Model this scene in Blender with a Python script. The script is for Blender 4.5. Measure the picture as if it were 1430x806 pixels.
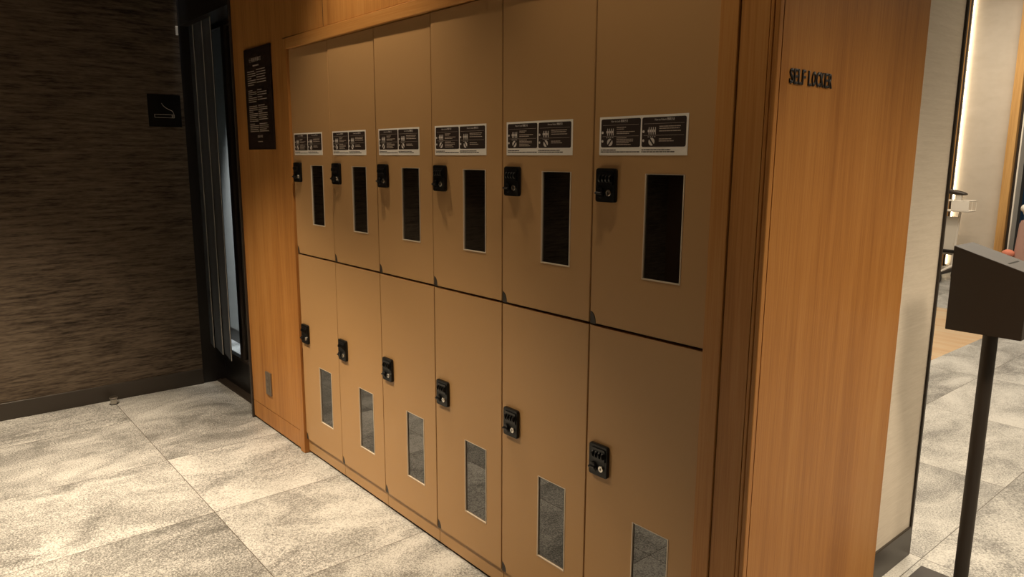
import bpy, bmesh, math, random
from mathutils import Matrix, Vector
random.seed(7)
for o in list(bpy.data.objects): bpy.data.objects.remove(o, do_unlink=True)
SC = bpy.context.scene
COL = SC.collection

# ------------------------------------------------------------------ camera
CAM_POS = (3.43296, -1.5046, 1.52420)
YAW, PITCH, ROLL, FPX = 0.8700, 0.1777, 0.0049, 1016.95
cy_, sy_ = math.cos(YAW), math.sin(YAW); cp_, sp_ = math.cos(PITCH), math.sin(PITCH)
fwd = Vector((-sy_*cp_, cy_*cp_, -sp_)); rgt = Vector((cy_, sy_, 0)); upv = rgt.cross(fwd)
r2 = rgt*math.cos(ROLL) + upv*math.sin(ROLL); u2 = -rgt*math.sin(ROLL) + upv*math.cos(ROLL)
cd = bpy.data.cameras.new('camera'); cam = bpy.data.objects.new('camera', cd); COL.objects.link(cam)
cd.sensor_width = 36; cd.sensor_fit = 'HORIZONTAL'; cd.lens = FPX*36/1430; cd.clip_start = .02
m = Matrix((r2, u2, -fwd)).transposed().to_4x4(); m.translation = Vector(CAM_POS); cam.matrix_world = m
SC.camera = cam

# ------------------------------------------------------------------ world + lights
SC.view_settings.view_transform = 'Standard'; SC.view_settings.look = 'None'
SC.view_settings.gamma = 1; SC.view_settings.use_curve_mapping = False
SC.view_settings.exposure = 0.0
w = bpy.data.worlds.new('world'); SC.world = w; w.use_nodes = True
w.node_tree.nodes['Background'].inputs[0].default_value = (1, .82, .62, 1)
w.node_tree.nodes['Background'].inputs[1].default_value = 0.02
WARM = (1, .80, .56)
def spot(x, y, z, watts, deg, blend=.5, aim=None, size=.04, col=WARM):
    l = bpy.data.lights.new('downlight_or_fill', 'SPOT'); l.energy = watts; l.spot_size = math.radians(deg)
    l.spot_blend = blend; l.shadow_soft_size = size; l.color = col
    o = bpy.data.objects.new('downlight_or_fill', l); COL.objects.link(o); o.location = (x, y, z)
    if aim:
        o.rotation_euler = (Vector(aim)-Vector((x, y, z))).to_track_quat('-Z', 'Y').to_euler()
def area(x, y, z, watts, sx, sy, col=WARM, rot=(0, 0, 0)):
    l = bpy.data.lights.new('ceiling_glow', 'AREA'); l.shape = 'RECTANGLE'; l.size = sx; l.size_y = sy
    l.energy = watts; l.color = col
    o = bpy.data.objects.new('ceiling_glow', l); COL.objects.link(o); o.location = (x, y, z); o.rotation_euler = rot
spot(.80, -.28, 2.97, 88, 84, .8, size=.02)
spot(2.15, -.28, 2.97, 36, 74, .8, size=.02)             # close to the lockers, casts the lock and header shadows
spot(-.10, -1.30, 2.97, 430, 82, .7)
spot(1.10, -1.35, 2.97, 310, 82, .7)
spot(-.3, -4.1, 2.97, 160, 90, .7)  # added fill: lifts the unseen back wall so the panes reflect brown
spot(-.60, -1.9, 2.97, 260, 66, .6)
spot(1.5, -2.5, 2.97, 60, 78, .5)
spot(3.75, .35, 2.97, 500, 112, 1, size=.30)
spot(3.7, 2.0, 3.85, 330, 90, .8, size=.30)  # added fill to brighten the passage wall
spot(.5, 6.4, 3.85, 90, 50, .8, aim=(.2, 9.6, 1.4))  # added fill aimed at the far wall and its posts
spot(3.6, 3.0, 3.85, 260, 90, .7)
spot(1.2, 3.2, 3.85, 180, 95, .7)
area(2.2, 5.6, 3.85, 130, 3, 3, (1, .88, .7))
area(.3, 8.0, 3.85, 55, 1.6, 1, (1, .88, .7))
spot(-1.5, .02, 2.92, 520, 34, 1, aim=(-1.45, .56, .15), col=(.92, .97, 1), size=.06)
spot(-2.3, .02, 2.92, 520, 34, 1, aim=(-2.25, .56, .15), col=(.92, .97, 1), size=.06)   # lamps inside the smoking room

# ------------------------------------------------------------------ materials
def new_mat(name):
    mt = bpy.data.materials.new(name); mt.use_nodes = True
    return mt, mt.node_tree.nodes, mt.node_tree.links, mt.node_tree.nodes['Principled BSDF']
def plain(name, col, rough=.5, metal=0, ior=1.45, spec=.5, emit=None, es=0, trans=0, noise=0):
    mt, N, L, b = new_mat(name)
    b.inputs['Base Color'].default_value = (*col, 1); b.inputs['Roughness'].default_value = rough
    b.inputs['Metallic'].default_value = metal; b.inputs['IOR'].default_value = ior
    b.inputs['Specular IOR Level'].default_value = spec; b.inputs['Transmission Weight'].default_value = trans
    if emit:
        b.inputs['Emission Color'].default_value = (*emit, 1); b.inputs['Emission Strength'].default_value = es
    if noise:
        tc = N.new('ShaderNodeTexCoord'); n = N.new('ShaderNodeTexNoise'); n.inputs['Scale'].default_value = 900
        n.inputs['Detail'].default_value = 2
        bp = N.new('ShaderNodeBump'); bp.inputs['Strength'].default_value = noise; bp.inputs['Distance'].default_value = .0005
        L.new(tc.outputs['Object'], n.inputs['Vector']); L.new(n.outputs[0], bp.inputs['Height']); L.new(bp.outputs[0], b.inputs['Normal'])
    return mt
def ramp(N, stops):
    r = N.new('ShaderNodeValToRGB'); e = r.color_ramp.elements
    while len(e) < len(stops): e.new(.5)
    for el, (p, c) in zip(e, stops): el.position = p; el.color = (*c, 1)
    return r
def wood(name, axis, c1, c2, c3, rough=.45, off=0):
    """axis: grain direction 0,1,2 in world metres"""
    mt, N, L, b = new_mat(name)
    tc = N.new('ShaderNodeTexCoord')
    def mapped(across, along, o=0):
        mp = N.new('ShaderNodeMapping'); s = [across]*3; s[axis] = along
        mp.inputs['Scale'].default_value = s; mp.inputs['Location'].default_value = (o+off, o*.7, off*1.3)
        L.new(tc.outputs['Object'], mp.inputs['Vector']); return mp
    n1 = N.new('ShaderNodeTexNoise'); n1.inputs['Scale'].default_value = 1; n1.inputs['Detail'].default_value = 5; n1.inputs['Distortion'].default_value = .6
    L.new(mapped(6, .35).outputs[0], n1.inputs['Vector'])
    n2 = N.new('ShaderNodeTexNoise'); n2.inputs['Scale'].default_value = 1; n2.inputs['Detail'].default_value = 3
    L.new(mapped(260, 5, 3).outputs[0], n2.inputs['Vector'])
    n3 = N.new('ShaderNodeTexNoise'); n3.inputs['Scale'].default_value = 1; n3.inputs['Detail'].default_value = 2
    L.new(mapped(45, 1.6, 7).outputs[0], n3.inputs['Vector'])
    a = N.new('ShaderNodeMath'); a.operation = 'MULTIPLY_ADD'; a.inputs[1].default_value = .35
    L.new(n2.outputs[0], a.inputs[0]); 
    a2 = N.new('ShaderNodeMath'); a2.operation = 'MULTIPLY_ADD'; a2.inputs[1].default_value = .22
    L.new(n3.outputs[0], a2.inputs[0])
    a3 = N.new('ShaderNodeMath'); a3.operation = 'MULTIPLY'; a3.inputs[1].default_value = .52
    L.new(n1.outputs[0], a3.inputs[0]); L.new(a3.outputs[0], a2.inputs[2]); L.new(a2.outputs[0], a.inputs[2])
    r = ramp(N, [(.40, c1), (.56, c2), (.74, c3)])
    L.new(a.outputs[0], r.inputs[0]); L.new(r.outputs[0], b.inputs['Base Color'])
    b.inputs['Roughness'].default_value = rough; b.inputs['Specular IOR Level'].default_value = .35
    bp = N.new('ShaderNodeBump'); bp.inputs['Strength'].default_value = .25; bp.inputs['Distance'].default_value = .0008
    L.new(n2.outputs[0], bp.inputs['Height']); L.new(bp.outputs[0], b.inputs['Normal'])
    return mt
W1, W2, W3 = (.31, .124, .029), (.43, .190, .048), (.50, .252, .078)
M = {}
M['wood_v'] = wood('oak_vertical', 2, W1, W2, W3)
M['wood_v2'] = wood('oak_vertical_board', 2, W1, W2, W3, off=3.3)
M['wood_h'] = wood('oak_horizontal', 0, W1, W2, W3, off=5.1)
M['locker'] = plain('locker_powder_coat', (.43, .252, .108), .42, spec=.4, noise=.25)
M['locker_kick'] = M['locker']
M['black_gap'] = plain('black_gap', (.006, .005, .004), .8)
M['inside'] = plain('locker_inside', (.018, .013, .010), .6)
M['hinge'] = plain('dark_hinge', (.035, .027, .02), .5)
M['lock'] = plain('lock_black', (.006, .006, .007), .28)
M['lock_soft'] = plain('lock_black_satin', (.006, .006, .006), .35, spec=.35)
M['chrome'] = plain('key_steel', (.75, .72, .66), .25, metal=1)
M['pane'] = plain('acrylic_dark', (.02, .018, .016), .012, ior=2.15, trans=1)
M['edge'] = plain('acrylic_clear_edge', (.62, .52, .40), .3)
M['sticker'] = plain('sticker_white', (.80, .76, .70), .5)
M['sticker_dark'] = plain('sticker_dark', (.030, .019, .016), .45)
M['print_light'] = plain('print_light', (.62, .57, .52), .6)
M['print_grey'] = plain('print_grey', (.48, .40, .33), .6)
M['print_dark'] = plain('print_dark', (.03, .02, .02), .6)
M['black_metal'] = plain('black_metal', (.012, .010, .009), .4)
M['bronze'] = plain('bronze_metal', (.035, .026, .020), .42)
M['baseboard'] = plain('baseboard_dark', (.035, .028, .022), .35)
M['board'] = plain('notice_board_dark', (.022, .013, .010), .4)
M['letters'] = plain('letter_black', (.012, .008, .006), .5)
M['sign_black'] = plain('sign_black', (.004, .004, .004), .3)
M['outlet'] = plain('outlet_plate', (.20, .16, .12), .35, metal=.5)
M['outlet_dark'] = plain('outlet_dark', (.06, .045, .035), .4)
M['steel'] = plain('brushed_steel', (.55, .52, .47), .3, metal=1)
M['strip'] = plain('pvc_strip', (.055, .066, .082), .30, ior=1.5)
M['strip_edge'] = plain('pvc_edge', (.45, .42, .38), .3)
M['glass'] = plain('glass', (.95, .97, .97), .01, ior=1.45, trans=1)
M['grey_wall'] = plain('grey_room_wall', (.42, .42, .40), .95, spec=.05)
M['dark_plaster'] = plain('dark_brown_wall', (.10, .06, .035), .8)
M['plaster'] = plain('plaster', (.55, .48, .38), .8)
M['box_dark'] = plain('box_dark_bronze', (.030, .023, .018), .5)
M['box_top'] = M['box_dark']
M['white_paint'] = plain('white_paint', (.85, .80, .72), .4)
M['blue'] = plain('blue_cloth', (.012, .045, .10), .7)
M['pink'] = plain('pink_tan_plastic', (.48, .29, .24), .5)
M['coral'] = plain('coral_cloth', (.75, .25, .16), .7)
M['led'] = plain('led_strip', (1, .9, .7), .5, emit=(1, .80, .52), es=9)

def fabric_wall(name, c1, c2, c3, axis, across, along, rough=.8):
    mt, N, L, b = new_mat(name); tc = N.new('ShaderNodeTexCoord')
    def nz(ac, al, det, o):
        mp = N.new('ShaderNodeMapping'); s = [al]*3; s[2] = ac
        mp.inputs['Scale'].default_value = s; mp.inputs['Location'].default_value = (o, o, o)
        n = N.new('ShaderNodeTexNoise'); n.inputs['Scale'].default_value = 1; n.inputs['Detail'].default_value = det
        L.new(tc.outputs['Object'], mp.inputs['Vector']); L.new(mp.outputs[0], n.inputs['Vector']); return n
    a = nz(across, along, 4, 0); c = nz(across*2.6, along*5, 2, 4); big = nz(3.0, 1.6, 2, 9)
    m1 = N.new('ShaderNodeMath'); m1.operation = 'MULTIPLY_ADD'; m1.inputs[1].default_value = .3
    m2 = N.new('ShaderNodeMath'); m2.operation = 'MULTIPLY'; m2.inputs[1].default_value = .5
    m3 = N.new('ShaderNodeMath'); m3.operation = 'MULTIPLY_ADD'; m3.inputs[1].default_value = .2
    L.new(a.outputs[0], m2.inputs[0]); L.new(c.outputs[0], m1.inputs[0]); L.new(m2.outputs[0], m1.inputs[2])
    L.new(big.outputs[0], m3.inputs[0]); L.new(m1.outputs[0], m3.inputs[2])
    r = ramp(N, [(.36, c1), (.50, c2), (.64, c3)])
    L.new(m3.outputs[0], r.inputs[0]); L.new(r.outputs[0], b.inputs['Base Color']); b.inputs['Roughness'].default_value = rough
    b.inputs['Specular IOR Level'].default_value = .2
    return mt
M['wallpaper'] = fabric_wall('dark_streaked_wallpaper', (.020, .014, .010), (.088, .066, .047), (.140, .110, .080), 1, 62, 4.5)
M['pale_wallpaper'] = fabric_wall('pale_woven_wallpaper', (.70, .64, .55), (.75, .69, .60), (.80, .74, .65), 1, 120, 6)
M['far_wall'] = fabric_wall('far_pale_wallpaper', (.54, .48, .40), (.58, .52, .44), (.61, .55, .47), 0, 6, 2.0)

def stone(name, x0, px, y0, py, wide=False):
    mt, N, L, b = new_mat(name); geo = N.new('ShaderNodeNewGeometry'); sep = N.new('ShaderNodeSeparateXYZ')
    L.new(geo.outputs['Position'], sep.inputs[0])
    def mth(op, a, bv=None, c=None):
        n = N.new('ShaderNodeMath'); n.operation = op
        for k, v in enumerate((a, bv, c)):
            if v is None: continue
            if isinstance(v, (int, float)): n.inputs[k].default_value = v
            else: L.new(v, n.inputs[k])
        return n.outputs[0]
    ux = mth('DIVIDE', mth('SUBTRACT', sep.outputs[0], x0), px); uy = mth('DIVIDE', mth('SUBTRACT', sep.outputs[1], y0), py)
    if wide:      # the tile along the wall end is a long one
        k = mth('MULTIPLY', mth('GREATER_THAN', sep.outputs[1], y0), 1)
        ux = mth('MAXIMUM', ux, mth('SUBTRACT', mth('MULTIPLY', k, 8.995), 9.99))
    ix, iy = mth('FLOOR', ux), mth('FLOOR', uy)
    fx, fy = mth('FRACT', ux), mth('FRACT', uy)
    dx = mth('MULTIPLY', mth('MINIMUM', fx, mth('SUBTRACT', 1, fx)), px); dy = mth('MULTIPLY', mth('MINIMUM', fy, mth('SUBTRACT', 1, fy)), py)
    grout = mth('LESS_THAN', mth('MINIMUM', dx, dy), .0016)
    cmb = N.new('ShaderNodeCombineXYZ'); L.new(ix, cmb.inputs[0]); L.new(iy, cmb.inputs[1])
    wn = N.new('ShaderNodeTexWhiteNoise'); wn.noise_dimensions = '3D'; L.new(cmb.outputs[0], wn.inputs['Vector'])
    vs = N.new('ShaderNodeVectorMath'); vs.operation = 'MULTIPLY_ADD'; vs.inputs[1].default_value = (23, 17, 11)
    L.new(wn.outputs['Color'], vs.inputs[0]); L.new(geo.outputs['Position'], vs.inputs[2])
    def noise(scale, det, dist=0, rough=.5, stretch=None):
        n = N.new('ShaderNodeTexNoise'); n.inputs['Scale'].default_value = scale; n.inputs['Detail'].default_value = det
        n.inputs['Distortion'].default_value = dist; n.inputs['Roughness'].default_value = rough
        src = vs.outputs[0]
        if stretch:
            mp = N.new('ShaderNodeMapping'); mp.inputs['Rotation'].default_value = (0, 0, stretch[1]); mp.inputs['Scale'].default_value = stretch[0]
            L.new(src, mp.inputs['Vector']); src = mp.outputs[0]
        L.new(src, n.inputs['Vector']); return n.outputs[0]
    swirl = noise(2.4, 7, 1.1, .62, ((1.5, .9, 1), .55))
    patch = noise(1.3, 2, .6)
    grain = noise(150, 2, 0, .6)
    speck = noise(420, 1, 0, .5)
    veins = noise(5, 5, 2.2, .6, ((2.0, .7, 1), .5))
    v1 = mth('MULTIPLY', swirl, .40); v2 = mth('MULTIPLY_ADD', grain, .48, v1); v3 = mth('MULTIPLY_ADD', patch, .22, v2)
    v3a = mth('MULTIPLY_ADD', speck, .22, v3)
    v3b = mth('MULTIPLY_ADD', wn.outputs['Value'], .06, v3a)
    r = ramp(N, [(.56, (.105, .104, .098)), (.65, (.245, .245, .235)), (.71, (.42, .42, .405)), (.79, (.57, .57, .55))])
    L.new(v3b, r.inputs[0])
    vr = ramp(N, [(.490, (0, 0, 0)), (.50, (1, 1, 1)), (.510, (0, 0, 0))]); L.new(veins, vr.inputs[0])
    mx = N.new('ShaderNodeMix'); mx.data_type = 'RGBA'; L.new(mth('MULTIPLY', mth('MULTIPLY', vr.outputs[0], swirl), 1.1), mx.inputs[0])
    L.new(r.outputs[0], mx.inputs[6]); mx.inputs[7].default_value = (.60, .60, .58, 1)
    mg = N.new('ShaderNodeMix'); mg.data_type = 'RGBA'; L.new(grout, mg.inputs[0]); L.new(mx.outputs[2], mg.inputs[6]); mg.inputs[7].default_value = (.085, .07, .055, 1)
    L.new(mg.outputs[2], b.inputs['Base Color'])
    b.inputs['Roughness'].default_value = .42
    hgt = mth('SUBTRACT', mth('MULTIPLY', grain, .5), grout)
    bp = N.new('ShaderNodeBump'); bp.inputs['Strength'].default_value = .5; bp.inputs['Distance'].default_value = .0012
    L.new(hgt, bp.inputs['Height']); L.new(bp.outputs[0], b.inputs['Normal'])
    return mt
M['stone_a'] = stone('stone_tiles_locker_room', -.366, .718, -.5905, .97, True)
M['stone_b'] = stone('stone_tiles_lobby', 2.475, .718, 1.395, .965)
M['lit_oak'] = wood('lit_oak_posts', 2, (.46, .24, .08), (.62, .36, .13), (.70, .43, .18), off=8)  # the oak lightened in colour, standing in for light missing on the far posts
M['floor_wood'] = wood('lobby_floor_planks', 0, (.50, .30, .15), (.60, .42, .25), (.52, .46, .33), .25)

# ------------------------------------------------------------------ mesh helpers
class MB:
    def __init__(s): s.bm = bmesh.new()
    def box(s, x0, x1, y0, y1, z0, z1, bev=0, seg=1):
        b = bmesh.new(); bmesh.ops.create_cube(b, size=1)
        for v in b.verts: v.co = Vector(((x0+x1)/2+v.co.x*(x1-x0), (y0+y1)/2+v.co.y*(y1-y0), (z0+z1)/2+v.co.z*(z1-z0)))
        if bev: bmesh.ops.bevel(b, geom=b.edges[:], offset=bev, segments=seg, profile=.7, affect='EDGES')
        return s.add(b)
    def add(s, b, mat=None):
        t = bpy.data.meshes.new('t'); b.to_mesh(t); b.free()
        if mat is not None: t.transform(mat)
        s.bm.from_mesh(t); bpy.data.meshes.remove(t); return s
    def prism(s, pts, a0, a1, axis=1, bev=0):
        """closed outline in the plane across 'axis', extruded from a0 to a1"""
        b = bmesh.new()
        def P(p, a):
            return (a, p[0], p[1]) if axis == 0 else (p[0], a, p[1]) if axis == 1 else (p[0], p[1], a)
        lo = [b.verts.new(P(p, a0)) for p in pts]; hi = [b.verts.new(P(p, a1)) for p in pts]
        n = len(pts); b.faces.new(lo); b.faces.new(hi[::-1])
        for i in range(n): b.faces.new((lo[i], hi[i], hi[(i+1) % n], lo[(i+1) % n]))
        bmesh.ops.recalc_face_normals(b, faces=b.faces[:])
        if bev: bmesh.ops.bevel(b, geom=b.edges[:], offset=bev, segments=2, affect='EDGES')
        return s.add(b)
    def cyl(s, p0, p1, r0, r1=None, seg=20, bev=0):
        r1 = r0 if r1 is None else r1; p0, p1 = Vector(p0), Vector(p1); d = p1-p0
        b = bmesh.new(); bmesh.ops.create_cone(b, cap_ends=True, segments=seg, radius1=r0, radius2=r1, depth=d.length)
        if bev:
            eds = [e for e in b.edges if abs(e.verts[0].co.z-e.verts[1].co.z) < 1e-6]
            bmesh.ops.bevel(b, geom=eds, offset=bev, segments=2, affect='EDGES')
        q = d.to_track_quat('Z', 'Y').to_matrix().to_4x4(); q.translation = (p0+p1)/2
        return s.add(b, q)
    def tube(s, pts, r, seg=8):
        for a, c in zip(pts[:-1], pts[1:]): s.cyl(a, c, r, seg=seg)
        for p in pts[1:-1]:
            b = bmesh.new(); bmesh.ops.create_uvsphere(b, u_segments=seg, v_segments=6, radius=r*1.01); s.add(b, Matrix.Translation(Vector(p)))
        return s
    def quadlist(s, quads):
        for q in quads:
            s.bm.faces.new([s.bm.verts.new(p) for p in q])
        return s
    def build(s, name, mat, parent=None, smooth=False):
        me = bpy.data.meshes.new(name); s.bm.to_mesh(me); s.bm.free()
        for mm in (mat if isinstance(mat, (list, tuple)) else [mat]): me.materials.append(mm)
        if smooth:
            for p in me.polygons: p.use_smooth = True
            try: me.set_sharp_from_angle(angle=math.radians(35))
            except Exception: pass
        o = bpy.data.objects.new(name, me); COL.objects.link(o)
        if parent: o.parent = parent
        return o
def rounded(x0, x1, z0, z1, r, n=4):
    pts = []
    for cx, cz, a in ((x1-r, z0+r, -90), (x1-r, z1-r, 0), (x0+r, z1-r, 90), (x0+r, z0+r, 180)):
        for k in range(n+1):
            t = math.radians(a+90*k/n); pts.append((cx+r*math.cos(t), cz+r*math.sin(t)))
    return pts
def thing(name, label, cat, loc=(0, 0, 0), group=None):
    o = bpy.data.objects.new(name, None); COL.objects.link(o); o.location = loc; o.empty_display_size = .05
    return tag(o, label, cat, group)
def tag(o, label, cat, group=None):
    o['label'] = label; o['category'] = cat
    if group: o['group'] = group
    return o
def struct(mb, name, mat, **k):
    o = mb.build(name, mat, **k); o['kind'] = 'structure'; return o
def text_mesh(body, size, bold=0, extrude=0):
    c = bpy.data.curves.new('t', 'FONT'); c.body = body; c.size = size; c.offset = bold; c.extrude = extrude
    c.resolution_u = 3; c.align_x = 'LEFT'
    o = bpy.data.objects.new('t', c); COL.objects.link(o); bpy.context.view_layer.update()
    dg = bpy.context.evaluated_depsgraph_get(); me = bpy.data.meshes.new_from_object(o.evaluated_get(dg))
    bpy.data.objects.remove(o); bpy.data.curves.remove(c); return me
def fit_text(mb, body, x0, x1, z0, z1, y, bold=0, thick=0, keep=False):
    """letters fitted into the rectangle, standing in the XZ plane and facing -Y"""
    me = text_mesh(body, 1, bold, 0.0)
    xs = [v.co.x for v in me.vertices]; ys = [v.co.y for v in me.vertices]
    ax, bx, ay, by = min(xs), max(xs), min(ys), max(ys)
    for v in me.vertices:
        v.co = Vector((x0+(v.co.x-ax)/(bx-ax)*(x1-x0), y, z0+(v.co.y-ay)/(by-ay)*(z1-z0)))
    b = bmesh.new(); b.from_mesh(me); bpy.data.meshes.remove(me)
    if thick:
        r = bmesh.ops.extrude_face_region(b, geom=b.faces[:]); 
        for g in r['geom']:
            if isinstance(g, bmesh.types.BMVert): g.co.y += thick
        bmesh.ops.recalc_face_normals(b, faces=b.faces[:])
    mb.add(b)
def greeked(mb, x0, x1, z, h, y, rng, full=True, lo=.004, hi=.013):
    """a line of print too small to read: little word-long dashes"""
    x = x0; end = x1 if full else x0+(x1-x0)*rng.uniform(.35, .95)
    while x < end:
        wd = min(rng.uniform(lo, hi), end-x); mb.box(x, x+wd, y-.00015, y+.0001, z, z+h); x += wd+h*.55

# ------------------------------------------------------------------ setting: floor, ceiling, walls
XL = -1.573; XJ = -.70; XP = 2.55; XW = 2.423; YW = 1.385; D = -.015; HZ = 2.025
f = MB()
def fq(x0, x1, y0, y1): 
    f.quadlist([[(x0, y0, 0), (x1, y0, 0), (x1, y1, 0), (x0, y1, 0)]])
zones = [(-3.2, 8, -5, .3, 0), (-3.2, 1.365, .3, 4.25, 1), (1.365, 8, .3, 4.25, 1), (-3.2, 1.365, 4.25, 6.75, 2), (1.365, 8, 4.25, 6.75, 1), (-3.2, 8, 6.75, 12, 1)]
for z in zones: fq(*z[:4])
fl = f.build('floor', [M['stone_a'], M['stone_b'], M['floor_wood']]); fl['kind'] = 'structure'
for p, z in zip(fl.data.polygons, zones): p.material_index = z[4]
struct(MB().box(-3.2, 8, -5, 1.4, 3.0, 3.05), 'ceiling', M['dark_plaster'])
struct(MB().box(-3.2, 8, 1.4, 12, 3.9, 3.95).box(-3.2, 8, 1.38, 1.42, 3.0, 3.95), 'ceiling_lobby', M['plaster'])
struct(MB().box(XL-.12, XL, -5, -.03, 0, 3.0), 'wall_left', M['wallpaper'])
struct(MB().box(XL, XL+.012, -5, -.03, 0, .104, .002), 'baseboard_left', M['baseboard'])
struct(MB().box(-3.2, 8, -5.1, -5, 0, 3.0), 'wall_back', M['dark_plaster'])
struct(MB().box(8, 8.1, -5, 12, 0, 3.95), 'wall_right', M['plaster'])
struct(MB().box(-3.3, -3.2, .7, 12, 0, 3.95), 'wall_lobby_left', M['plaster'])

# oak wall around the lockers: panels 4 mm behind the frame boards
struct(MB().box(XJ, -.052, -.010, .03, .112, 3.0).box(-.052, 2.452, -.010, .03, 2.078, 3.0), 'wall_locker', M['wood_v'])
struct(MB().box(XJ, -.052, -.010, .03, .014, .108), 'baseboard_locker', M['wood_v2'])
struct(MB().box(XJ, -.052, .012, .03, 0, .2), 'trim_shadow_gap', M['black_gap'])
struct(MB().box(-.050, 0, D, .04, .002, HZ+.05, .0015), 'trim_jamb_left', M['wood_v2'])
struct(MB().box(2.4, 2.450, D, .04, .002, HZ+.05, .0015), 'trim_jamb_right', M['wood_v2'])
struct(MB().box(0, 2.4, D, .04, HZ, HZ+.05, .0015), 'trim_header', M['wood_h'])
g = MB().box(.389, .392, -.0105, -.008, 2.078, 3.0).box(1.189, 1.192, -.0105, -.008, 2.078, 3.0).box(1.989, 1.992, -.0105, -.008, 2.078, 3.0)
struct(g, 'trim_panel_joints', M['black_gap'])
struct(MB().box(2.4525, 2.524, -.010, .03, .014, 3.0).box(2.452, 2.524, .012, .03, 0, .014), 'wall_pier_front', M['wood_v'])
# corner moulding of the pier
struct(MB().box(2.5265, 2.5365, -.0125, .012, .01, 3.0, .002).box(2.5385, 2.5505, -.0145, .002, .01, 3.0, .004, 3), 'trim_corner', M['wood_v2'])
struct(MB().box(2.52, 2.545, .0, .02, .0, 3.0), 'trim_corner_core', M['black_gap'])
struct(MB().box(2.52, XP, .0045, .76, .014, 3.0), 'wall_pier_side', M['wood_v'])
struct(MB().box(-.7, 2.50, .62, .70, 0, 3.95), 'wall_behind_lockers', M['plaster'])
struct(MB().box(2.30, XW, .70, YW-.006, 0, 3.95), 'wall_passage', M['pale_wallpaper'])
struct(MB().box(XW, XW+.010, .761, YW-.006, 0, .120, .002), 'baseboard_passage', M['baseboard'])
struct(MB().box(2.29, XW+.008, YW-.006, YW+.006, 0, 3.95), 'trim_passage_end', M['bronze'])

# ------------------------------------------------------------------ smoking room front
struct(MB().box(XL-.12, XL+.001, -.03, .124, 0, 3.0), 'trim_recess_side', M['black_metal'])
struct(MB().box(XJ-.018, XJ-.001, -.020, .16, 0, 3.0), 'trim_recess_post', M['bronze'])
struct(MB().box(XL, XJ-.02, -.02, .16, 2.33, 3.0), 'trim_recess_header', M['black_metal'])
struct(MB().box(XL, XJ-.018, .12, .16, 0, .20), 'baseboard_smoking_room', M['black_metal'])
struct(MB().box(XL, XJ-.018, .06, .119, 0.0, .006).box(XL, XJ-.018, .075, .085, .006, .010), 'trim_floor_track', M['bronze'])
wd = thing('window_1', '', '', (0, 0, 0)); del wd['label']; del wd['category']; wd['kind'] = 'structure'
MB().box(XL, XJ-.018, .122, .158, .20, .215).box(XL, XJ-.018, .122, .158, 2.30, 2.33).box(XL, XL+.03, .122, .158, .215, 2.3).box(-1.26, -1.20, .122, .158, .215, 2.3).box(-1.0, XJ-.018, .122, .158, .215, 2.3).build('window_frame', M['bronze'], wd)
MB().box(-1.20, -1.0, .137, .143, .215, 2.3).box(XL+.03, -1.26, .137, .143, .215, 2.3).build('window_pane', M['glass'], wd)
struct(MB().box(-3.2, -.7, .56, .62, 0, 3.0), 'wall_smoking_room', M['grey_wall'])
struct(MB().box(-3.2, -.7, .55, .56, 0, .10), 'baseboard_smoking_inside', M['baseboard'])
struct(MB().box(-3.2, -3.14, -.03, .6, 0, 3.0), 'wall_smoking_end', M['grey_wall'])
struct(MB().box(-3.2, XL-.12, -.09, -.03, 0, 3.0), 'wall_smoking_front', M['grey_wall'])

def strip(x0, x1, ztop, zbot, y, bow, label):
    root = thing('plastic_strip', label, 'strip curtain', ((x0+x1)/2, y, zbot), 'strip curtain panels at the smoking room')
    def pt(u, z, o):
        k = max(0, (z-zbot)/(ztop-zbot)); amp = bow*(1+1.2*(1-k)**3)
        return Vector((x0+(x1-x0)*u, y+o+amp*math.cos(u*math.pi*1.2), z-.015*u*(1-k)))-root.location
    mb = MB(); nu, nz = 10, 24
    zs = [zbot+(ztop-zbot)*(j/nz)**1.4 for j in range(nz+1)]
    for o in (0, .003):
        vs = [[mb.bm.verts.new(pt(i/nu, z, o)) for i in range(nu+1)] for z in zs]
        for j in range(nz):
            for i in range(nu):
                q = (vs[j][i], vs[j][i+1], vs[j+1][i+1], vs[j+1][i]); mb.bm.faces.new(q if o == 0 else q[::-1])
    mb.build('strip_sheet', M['strip'], root, smooth=True)
    e = MB()
    for z0, z1 in zip(zs[:-1], zs[1:]):
        for u in (1,):
            a, c = pt(u, z0, .0015), pt(u, z1, .0015); e.cyl(a+Vector((0, -.004, 0)), c+Vector((0, -.004, 0)), .0019, seg=6)
    e.build('strip_edge', M['strip_edge'], root)
    return root
strip(-1.60, -1.476, 2.34, .275, .032, .002, 'narrow dark strip curtain panel against the streaked wall end')
strip(-1.470, -1.300, 2.34, .262, .030, .002, 'middle dark strip curtain panel with a thin pale edge')
strip(-1.294, -1.139, 2.34, .256, .028, .002, 'dark strip curtain panel nearest the grey glass pane')

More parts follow.
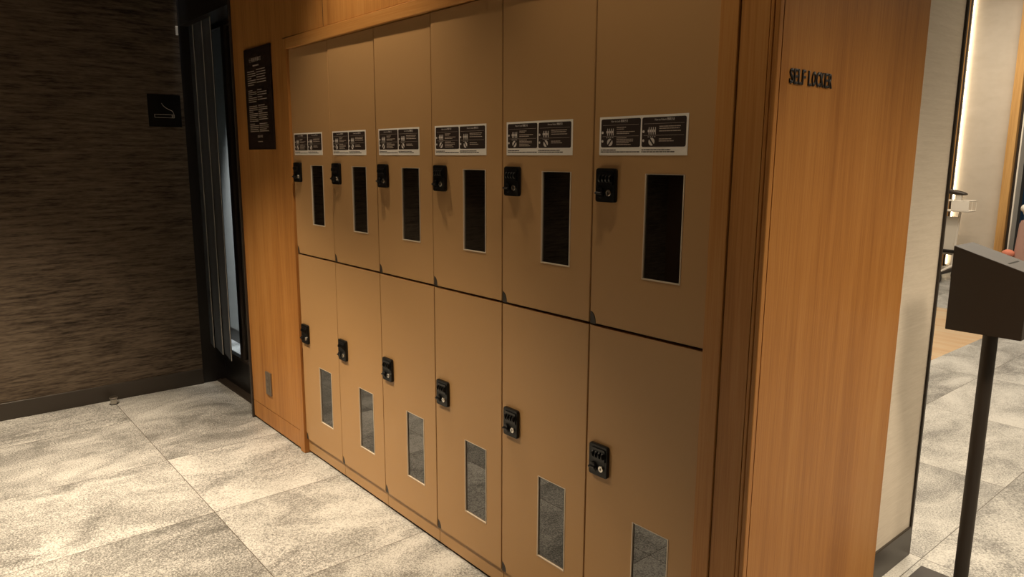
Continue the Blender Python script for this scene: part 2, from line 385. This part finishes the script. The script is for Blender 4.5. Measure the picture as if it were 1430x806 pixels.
# ------------------------------------------------------------------ lockers
W = .4; G = .0030
def door_mesh(z0, z1, win, name='door'):
    """front skin with hole, notch at bottom left; hinge line (right edge) at x=0, door spans -W..0"""
    x0, x1 = G-W, -G; nx, nz = .022, .034
    # outline
    notch = [(x0, z0+nz)] + [(x0+nx*math.sin(t), z0+nz*math.cos(t)) for t in (math.radians(a) for a in (15, 30, 45, 60, 75))] + [(x0+nx, z0)]
    a, b_, c, d_ = win[0]-W, win[1]-W, win[2], win[3]
    bm = bmesh.new(); T = .019
    def ring(y, shrink=0):
        return None
    # split into 4 polygons around the hole
    def V(p, y): 
        return bm.verts.new((p[0], y, p[1]))
    outer = notch + [(x1, z0), (x1, z1), (x0, z1)]
    n = len(outer)
    hole = [(a, c), (b_, c), (b_, d_), (a, d_)]
    for y, flip in ((0, False), (T, True)):
        ov = [V(p, y) for p in outer]; hv = [V(p, y) for p in hole]
        # outer indexes: notch 0..6, (x1,z0)=7,(x1,z1)=8,(x0,z1)=9
        polys = [ [*ov[6:8], hv[1], hv[0]], [ov[7], ov[8], hv[2], hv[1]], [ov[8], ov[9], hv[3], hv[2]], [ov[9], *ov[0:7], hv[0], hv[3]] ]
        for p in polys: bm.faces.new(p if not flip else p[::-1])
        if not flip: o0, h0 = ov, hv
        else:
            for i in range(n): bm.faces.new((o0[(i+1) % n], o0[i], ov[i], ov[(i+1) % n]))
            for i in range(4): bm.faces.new((h0[i], h0[(i+1) % 4], hv[(i+1) % 4], hv[i]))
    bmesh.ops.recalc_face_normals(bm, faces=bm.faces[:])
    be = [e for e in bm.edges if (e.verts[0].co.y == 0 and e.verts[1].co.y == 0) and len(e.link_faces) == 2 and abs(e.link_faces[0].normal.dot(e.link_faces[1].normal)) < .5]
    bmesh.ops.bevel(bm, geom=be, offset=.0012, segments=2, affect='EDGES')
    mb = MB(); mb.add(bm); return mb
def relocate(o, pivot, rz):
    o.location = pivot; o.rotation_euler = (0, 0, rz)
LX0, LX1 = .022-W, .094-W
def make_locker(upper):
    zb, zt = (1.056, 2.022) if upper else (.083, 1.048)
    root = thing('locker', 'x', 'locker', (0, 0, 0), 'x')
    # hollow cabinet body
    t = .012; y0, y1 = .0215, .56; b0, b1 = (1.052, 2.024) if upper else (.08, 1.0515)
    MB().box(0.0005, t, y0, y1, b0, b1).box(W-t, W-.0005, y0, y1, b0, b1).box(t, W-t, y0, y1, b0, b0+t).box(t, W-t, y0, y1, b1-t, b1).box(t, W-t, y1-t, y1, b0+t, b1-t).build('cabinet_body', M['inside'], root)
    if not upper:
        kp = MB().box(.0012, W-.0012, .010, .026, .014, .0795, .001).build('kick_plate', M['locker'], root)
        MB().box(.0012, W-.0012, .020, .5, .0, .0138).build('plinth', M['black_gap'], root)
    win = (.188, .313, 1.206, 1.485) if upper else (.186, .314, .222, .505)
    parts = []
    dr = door_mesh(zb, zt, win).build('door', M['locker'], root); parts.append(dr)
    a, b_, c, d_ = win
    pn = MB().box(a-W+.003, b_-W-.003, .0035, .0065, c+.003, d_-.003).build('window_pane', M['pane'], dr)
    e = .0032
    MB().box(a-W, a-W+e, -.0012, .007, c, d_).box(b_-W-e, b_-W, -.0012, .007, c, d_).box(a-W+e, b_-W-e, -.0012, .007, c, c+e).box(a-W+e, b_-W-e, -.0008, .007, d_-e*.5, d_).build('pane_edge', M['edge'], dr)
    hg = MB().prism([(-W+.001, zb-.003), (-W+.022, zb-.003), (-W+.022, zb+.003), (-W+.017, zb+.018), (-W+.010, zb+.029), (-W+.001, zb+.034)], .003, .018).build('corner_hinge', M['hinge'], root); parts.append(hg)
    # combination lock
    l0, l1 = (1.405, 1.497) if upper else (.603, .700)
    hh = l1-l0; xm = (LX0+LX1)/2
    lk = MB().prism(rounded(LX0, LX1, l0, l1, .007), -.012, 0, 1, .0015).build('combination_lock', M['lock_soft'], root, smooth=True); parts.append(lk)
    MB().prism(rounded(LX0+.013, LX1-.006, l0+hh*.50, l1-.010, .003), -.0155, -.0118, 1, .001).build('dial_housing', M['lock'], lk, smooth=True)
    for k in range(4):
        xx = LX0+.021+k*.0125
        MB().cyl((xx-.0032, -.0135, l0+hh*.70), (xx+.0032, -.0135, l0+hh*.70), .0105, seg=20, bev=.001).build('number_dial', M['lock_soft'], lk, smooth=True)
    kx, kz = LX0+.020, l0+hh*.27
    kn = MB().cyl((kx, -.012, kz), (kx, -.019, kz), .0150, .0140, seg=28, bev=.002).box(kx-.0125, kx+.0125, -.0245, -.018, kz-.003, kz+.003, .0015).build('turn_knob', M['lock'], lk, smooth=True)
    cx = LX0+.052
    kc = MB().cyl((cx, -.012, kz+.001), (cx, -.0175, kz+.001), .0095, .0088, seg=24, bev=.001).build('key_cylinder', M['chrome'], lk, smooth=True)
    MB().box(cx-.0011, cx+.0011, -.0179, -.0174, kz-.0045, kz+.0065).box(cx-.0035, cx+.0035, -.0179, -.0174, kz+.0, kz+.0022).build('key_slot', M['black_gap'], lk)
    if upper: parts.append(make_sticker(root))
    return root, parts
def make_sticker(root):
    s0, s1, t0, t1 = .023-W, .317-W, 1.532, 1.634
    st = MB().box(s0, s1, -.0009, .0002, t0, t1).build('instruction_sticker', M['sticker'], root)
    y = -.0012
    yy = y-.0001; rng = random.Random(3)
    for side, (a, b_) in enumerate(((s0+.006, s0+.144), (s0+.149, s1-.006))):
        MB().prism(rounded(a, b_, t0+.0215, t1-.006, .005), y, -.0008).build('dark_panel', M['sticker_dark'], st)
        T = MB(); tx = ((s0+.042, s0+.100), (s0+.190, s0+.252))[side]
        fit_text(T, ('How to Lock 關鎖方法', 'How to Unlock 開鎖方法')[side], tx[0], tx[1], t1-.0155, t1-.0085, yy, .004)
        T.build('title_lettering', M['print_light'], st)
        L = MB(); px = a; slot = (1, -1)[side]
        for k in range(4):       # four dials of the lock with the numbers lined up
            xx = px+.0235+k*.0068
            L.box(xx-.0011, xx+.0011, yy-.0002, yy, t0+.0525, t0+.0710)
            L.prism(rounded(xx-.0042, xx-.0012, t0+.0585, t0+.0650, .001, 2), yy-.0002, yy)
        L.build('dial_pictogram', M['print_light'], st)
        L = MB(); cx, cz, rr = px+.0325, t0+.0345, .0098   # turning knob with slanted slot
        for sgn in (1, -1):
            pts = []
            for k in range(13):
                t = math.radians(14+k*(152/12)) * sgn; pts.append((rr*math.cos(t), rr*math.sin(t)))
            rot = math.radians(50)*slot
            pts = [(cx+q[0]*math.cos(rot)-q[1]*math.sin(rot), cz+q[0]*math.sin(rot)+q[1]*math.cos(rot)) for q in pts]
            L.prism(pts, yy-.0002, yy)
        for dx in (-.011, -.004, .003, .010): L.box(px+.0305+dx, px+.0345+dx, yy-.0002, yy, t0+.0462, t0+.0476)
        L.build('knob_pictogram', M['print_light'], st)
        for zc in (t0+.0605, t0+.0375):
            MB().cyl((px+.0055, yy, zc), (px+.0055, yy-.0002, zc), .0034, seg=16).build('step_dot', M['print_light'], st)
        Q = MB()
        if side == 0:
            for zz in (.0725, .0680, .0610, .0565, .0450, .0410, .0365, .0320, .0275): greeked(Q, s0+.062, s0+.128, t0+zz, .0018, yy, rng, False)
        else:
            for i, zz in enumerate((.0715, .0665, .0600, .0400, .0350)): greeked(Q, s0+.205, s0+.272, t0+zz, .0020, yy, rng, i in (0, 2))
        for zz in (.0795, .0500): Q.box(a+.006, b_-.006, yy-.0001, yy, t0+zz, t0+zz+.0006)
        Q.build('small_print', M['print_grey'], st)
        K = MB(); greeked(K, a, a+(.054, .093)[side], t0+.0130, .0024, -.001, rng); greeked(K, a, a+(.136, .106)[side], t0+.0078, .0025, -.001, rng)
        K.build('foot_print', M['print_dark'], st)
    return st
def copy_tree(o, parent=None):
    c = o.copy(); COL.objects.link(c); c.parent = parent
    for ch in list(o.children): copy_tree(ch, c)
    return c
ORD = ['leftmost', 'second from the left', 'third from the left', 'fourth from the left', 'second from the right', 'rightmost']
NEXT = ['beside the oak wall with the dark notice board', 'its lock knob catching two white highlights', 'below the third black window from the notice board', 'just left of the middle seam', 'its window reflecting brown', 'beside the oak pier']
for upper in (True, False):
    proto, pp = make_locker(upper)
    for i in range(6):
        r = proto if i == 0 else copy_tree(proto)
        r.location = (i*W, 0, 0)
        tilt = math.radians((.42, .30, .26, .50, .30, .22)[i] if upper else (.28, .30, .26, .22, .2, .16)[i])
        for ch in r.children:
            b = ch.name.split('.')[0]
            if b in ('door', 'combination_lock', 'instruction_sticker', 'corner_hinge'): relocate(ch, (W, 0, 0), tilt)
            if b == 'combination_lock':
                for k in ch.children:
                    pass
        r['group'] = 'upper row lockers' if upper else 'lower row lockers'
        if upper:
            r['label'] = ['Brown upper-row locker with instruction sticker, leftmost, beside the notice board wall',
                'Brown upper-row locker with sticker, second from the left end',
                'Brown upper-row locker with sticker, third from the left end',
                'Brown upper-row locker with sticker, fourth from the left end',
                'Brown upper-row locker with sticker, next to the rightmost one',
                'Brown upper-row locker with sticker, rightmost, against the oak pier'][i]
        else:
            r['label'] = ['Brown lower-row locker with mirror-like pane, leftmost, beside the wall outlet panel',
                'Brown lower-row locker standing on the floor, second from the left end',
                'Brown lower-row locker standing on the floor, third from the left end',
                'Brown lower-row locker standing on the floor, fourth from the left end',
                'Brown lower-row locker standing on the floor, next to the rightmost one',
                'Brown lower-row locker standing on the floor, rightmost, against the oak pier'][i]

# ------------------------------------------------------------------ things on the walls
# smoking pictogram sign
s = thing('smoking_sign', 'black square sign with white outlined smoking cigarette on the dark streaked wall', 'sign', (XL, -.147, 1.804))
y0, y1, z0, z1 = -.097, .097, -.099, .099
MB().box(0, .006, y0, y1, z0, z1, .0008).build('sign_plate', M['sign_black'], s)
p = MB(); X0, X1 = .0062, .0068
def pb(a, b_, c, d_): p.box(X0, X1, a, b_, c, d_)
ca, cb, cz0, cz1, e = -.062, .056, -.043, -.022, .0022
pb(ca, cb, cz0, cz0+e); pb(ca, cb, cz1-e, cz1); pb(ca, ca+e, cz0, cz1); pb(cb-e, cb, cz0, cz1); pb(cb-.016, cb-.016+e, cz0, cz1)
for k in range(3): pb(cb-.012+k*.004, cb-.0108+k*.004, cz0+.003, cz1-.003)
sm = [(cb-.003, -.020), (cb-.006, -.010), (cb-.012, .000), (cb-.024, .006), (cb-.038, .012), (cb-.052, .020), (cb-.064, .032), (cb-.072, .046)]
for (a, b_), (c, d_) in zip(sm[:-1], sm[1:]): p.cyl(((X0+X1)/2, a, b_), ((X0+X1)/2, c, d_), .0012, seg=6)
p.build('cigarette_pictogram', M['print_light'], s)
# small white tag high on the wall edge
tag(MB().box(XL, XL+.004, -.046, -.032, 2.27, 2.325, .0008).build('wall_tag', M['sticker']), 'small pale tag high on the dark wall edge by the black recess', 'tag')

# notice board
nb = thing('notice_board', 'tall dark brown notice board with rows of small print on oak wall', 'notice board', (-.36, -.010, 1.81))
NX0, NX1, NZ0, NZ1 = -.17, .178, -.25, .262
MB().box(NX0, NX1, -.008, 0, NZ0, NZ1, .001).build('board', M['board'], nb)
rng = random.Random(11); Y = -.0084
t = MB(); fit_text(t, '使用說明事項', -.098, .062, .192, .214, Y, .012); t.build('heading_lettering', M['print_grey'], nb)
t = MB(); greeked(t, -.050, .025, .170, .007, Y, rng); t.build('subheading_print', M['print_grey'], nb)
t = MB(); fit_text(t, '說明', -.035, .032, -.190, -.176, Y, .012); t.build('footer_lettering', M['print_grey'], nb)
t = MB(); greeked(t, -.030, .030, -.211, .004, Y, rng); t.build('footer_print', M['print_grey'], nb)
for x0, x1, ztop, n, pitch in ((-.130, -.018, .145, 7, .0112), (-.008, .112, .150, 6, .0125), (-.130, -.018, .050, 7, .0095), (-.008, .112, .050, 5, .012),
                               (-.130, -.014, -.030, 9, .0095), (-.004, .112, -.028, 8, .010), (-.128, -.010, -.120, 5, .0095), (.000, .118, -.120, 5, .0095)):
    t = MB()
    for k in range(n): greeked(t, x0, x1, ztop-k*pitch, .0036, Y, rng, k % 3 > 0, .02, .06)
    t.build('print_block', M['print_grey'], nb)

# outlet
ou = thing('wall_outlet', 'bronze metal wall outlet plate low on the oak panel', 'outlet', (-.445, -.010, .270))
MB().box(-.036, .036, -.009, 0, -.066, .066, .002, 2).build('outlet_plate', M['outlet'], ou)
MB().box(-.018, .018, -.0115, -.0088, -.044, .044, .001).build('socket_insert', M['outlet'], ou)
q = MB()
for zc in (-.024, .014):
    q.box(-.009, -.005, -.0119, -.0114, zc, zc+.012).box(.004, .008, -.0119, -.0114, zc, zc+.012).cyl((0, -.0114, zc-.005), (0, -.0119, zc-.005), .0025, seg=10)
q.build('socket_slots', M['outlet_dark'], ou)

# self locker lettering on the pier side
wl = thing('wall_lettering', 'raised black SELF LOCKER letters on the oak pier side', 'lettering', (XP, .04, 1.690))
txt = 'SELF LOCKER'; wch = {'S': 1, 'E': .95, 'L': .9, 'F': .9, ' ': .55, 'O': 1.05, 'C': 1, 'K': 1.08, 'R': 1.05}
tot = sum(wch[c] for c in txt); x = 0
for c in txt:
    cwid = .195*wch[c]/tot
    if c != ' ':
        mb = MB(); fit_text(mb, c, x, x+cwid*.86, 0, .033, 0, .014, .003)
        o = mb.build('letter', M['letters'], wl)
        # turn from facing -Y to facing +X
        o.data.transform(Matrix(((0, -1, 0, .0), (1, 0, 0, 0), (0, 0, 1, 0), (0, 0, 0, 1))))
        lo = min(v.co.x for v in o.data.vertices)
        for v in o.data.vertices: v.co.x += -lo
    x += cwid

# door stopper on the floor
ds = thing('door_stopper', 'small round steel door stopper on the floor by the dark baseboard', 'door stopper', (-1.484, -.600, 0))
MB().cyl((0, 0, 0), (0, 0, .003), .025, seg=28).build('rubber_ring', M['black_metal'], ds, smooth=True)
MB().cyl((0, 0, .003), (0, 0, .032), .019, .018, seg=28, bev=.001).build('stopper_post', M['steel'], ds, smooth=True)
MB().cyl((0, 0, .032), (0, 0, .038), .017, seg=28).build('rubber_band', M['black_metal'], ds, smooth=True)
MB().cyl((0, 0, .038), (0, 0, .046), .025, .024, seg=28, bev=.0015).build('stopper_cap', M['steel'], ds, smooth=True)

# drop box on a stand
bx = thing('drop_box_stand', 'dark bronze slotted box with sloping top on a thin floor stand', 'drop box', (2.69, 1.12, 0))
MB().box(-.190, .190, -.185, .200, 0, .010, .002).build('base_plate', M['box_dark'], bx)
MB().cyl((0, 0, .010), (0, 0, .992), .0215, seg=32).build('pole', M['box_dark'], bx, smooth=True)
bb = MB().prism([(-.103, .990), (.106, .990), (.106, 1.193), (-.103, 1.259)], -.092, .070, 1, .0012).build('box_body', M['box_dark'], bx)
sl = (1.193-1.259)/.209; xs = .040; zs = 1.259+(xs+.103)*sl
sb = bmesh.new(); bmesh.ops.create_cube(sb, size=1)
mm = Matrix.Translation((xs, -.010, zs)) @ Matrix.Rotation(math.atan(-sl), 4, 'Y') @ Matrix.Diagonal((.0055, .092, .0012, 1))
k = MB(); k.add(sb, mm); k.build('slot', M['black_gap'], bb)

# ------------------------------------------------------------------ far lobby
FY = 9.6
struct(MB().box(-.35, .235, FY, FY+.1, 0, 3.9), 'wall_far', M['far_wall'])
struct(MB().box(-3.2, -.415, FY-.05, FY+.1, 0, 3.9), 'wall_far_left', M['pale_wallpaper'])
struct(MB().box(-.415, -.375, FY-.16, FY+.1, 0, 3.9, .003), 'trim_far_left', M['lit_oak'])
struct(MB().box(-.375, -.352, FY-.06, FY+.1, 0, 3.9), 'trim_far_cove', M['bronze'])
tag(MB().box(-.350, -.346, FY-.030, FY-.005, .1, 3.88).build('led_strip', M['led']), 'vertical warm light strip along the left edge of the far pale wall', 'light strip')
struct(MB().box(.238, .335, FY-.14, FY+.1, 0, 3.9, .003), 'trim_far_right', M['lit_oak'])
struct(MB().box(.337, .375, FY-.06, FY+.1, 0, 3.9), 'trim_far_edge', M['bronze'])
struct(MB().box(.375, .392, FY-.09, FY+.1, 0, 3.9), 'trim_far_white', M['white_paint'])
struct(MB().box(.392, 8, FY+.5, FY+.6, 0, 3.9), 'wall_far_right', M['plaster'])
# blue curtain with folds
cu = MB(); n = 60; pts = [(.40+i*.9/n, FY+.2+.03*math.sin(i*.9)+.012*math.sin(i*2.3)) for i in range(n+1)]
cu.prism(pts+[(px_, py_+.012) for px_, py_ in pts[::-1]], .02, 3.2, 2)
tag(cu.build('curtain', M['blue'], smooth=True), 'deep blue hanging curtain at the right edge of the picture', 'curtain')
pk = MB().prism([(.60, .0), (1.0, .0), (1.0, .82), (.665, .82), (.645, .79)], 8.88, 9.15, 1, .02)
tag(pk.build('display_box', M['pink']), 'pinkish tan box-shaped object before the blue curtain, cut by the frame', 'box')
co = bmesh.new(); bmesh.ops.create_uvsphere(co, u_segments=20, v_segments=12, radius=.085); k = MB(); k.add(co, Matrix.Translation((.72, 9.01, .925)) @ Matrix.Diagonal((1, .9, 1.1, 1)))
co = bmesh.new(); bmesh.ops.create_uvsphere(co, u_segments=16, v_segments=10, radius=.05); k.add(co, Matrix.Translation((.665, 8.98, .95)))
tag(k.build('white_bundle', M['white_paint'], smooth=True), 'rounded white object on top of the pinkish tan box', 'bundle')
co = bmesh.new(); bmesh.ops.create_icosphere(co, subdivisions=3, radius=.07); k = MB(); k.add(co, Matrix.Translation((.575, 8.86, .40)) @ Matrix.Diagonal((1, .8, .7, 1))); k.box(.54, .60, 8.82, 8.90, 0, .38, .01)
tag(k.build('coral_bundle', M['coral'], smooth=True), 'small coral-coloured object left of the pinkish tan box', 'bundle')

# luggage trolley
lt = thing('luggage_trolley', 'white luggage trolley with basket and dark handle against the far pale wall', 'luggage trolley', (-.08, 8.95, 0))
R_ = .016
fr = MB()
for sx in (-.26, .02):
    fr.tube([(sx, .0, .16), (sx*.9, .05, .60), (sx*.8, .12, 1.02)], R_)
fr.tube([(-.26, -.0, .16), (-.30, -.5, .14)], R_).tube([(.02, 0, .16), (.06, -.5, .14)], R_)
fr.tube([(-.234, .05, .60), (.018, .05, .60)], R_*.8)
fr.build('frame', M['white_paint'], lt, smooth=True)
MB().prism(rounded(-.235, .020, .30, .80, .01), .03, .045, 1).build('sign_panel', M['white_paint'], lt)
hd = MB(); hb = bmesh.new(); bmesh.ops.create_uvsphere(hb, u_segments=20, v_segments=10, radius=1)
hd.add(hb, Matrix.Translation((-.055, .02, 1.115)) @ Matrix.Rotation(math.radians(8), 4, 'Y') @ Matrix.Diagonal((.165, .05, .032, 1)))
hd.build('handle', M['bronze'], lt, smooth=True)
MB().box(-.03, .04, 0, .05, 1.0, 1.09, .008).build('handle_bracket', M['white_paint'], lt)
bk = MB()
for z in (.88, 1.01):
    bk.tube([(-.16, -.12, z), (.17, -.12, z), (.17, .16, z), (-.16, .16, z), (-.16, -.12, z)], .006, 6)
for i in range(8): 
    xx = -.16+.33*i/7; bk.tube([(xx, -.12, .88), (xx, -.12, 1.01)], .003, 5); bk.tube([(xx, .16, .88), (xx, .16, 1.01)], .003, 5)
bk.box(-.02, .178, -.127, -.121, .885, 1.005).box(-.16, .17, -.12, .16, .872, .880)
bk.build('basket', M['white_paint'], lt)
MB().box(-.30, .08, -.55, .05, .10, .145, .01).box(-.28, .05, -.02, .06, .33, .37, .01).build('deck', M['black_metal'], lt)
for sx, sy in ((-.27, -.5), (.05, -.5), (-.27, .0), (.05, .0)):
    MB().cyl((sx-.015, sy, .055), (sx+.015, sy, .055), .055, seg=20).box(sx-.01, sx+.01, sy-.01, sy+.01, .055, .11).build('wheel', M['lock_soft'], lt, smooth=True)
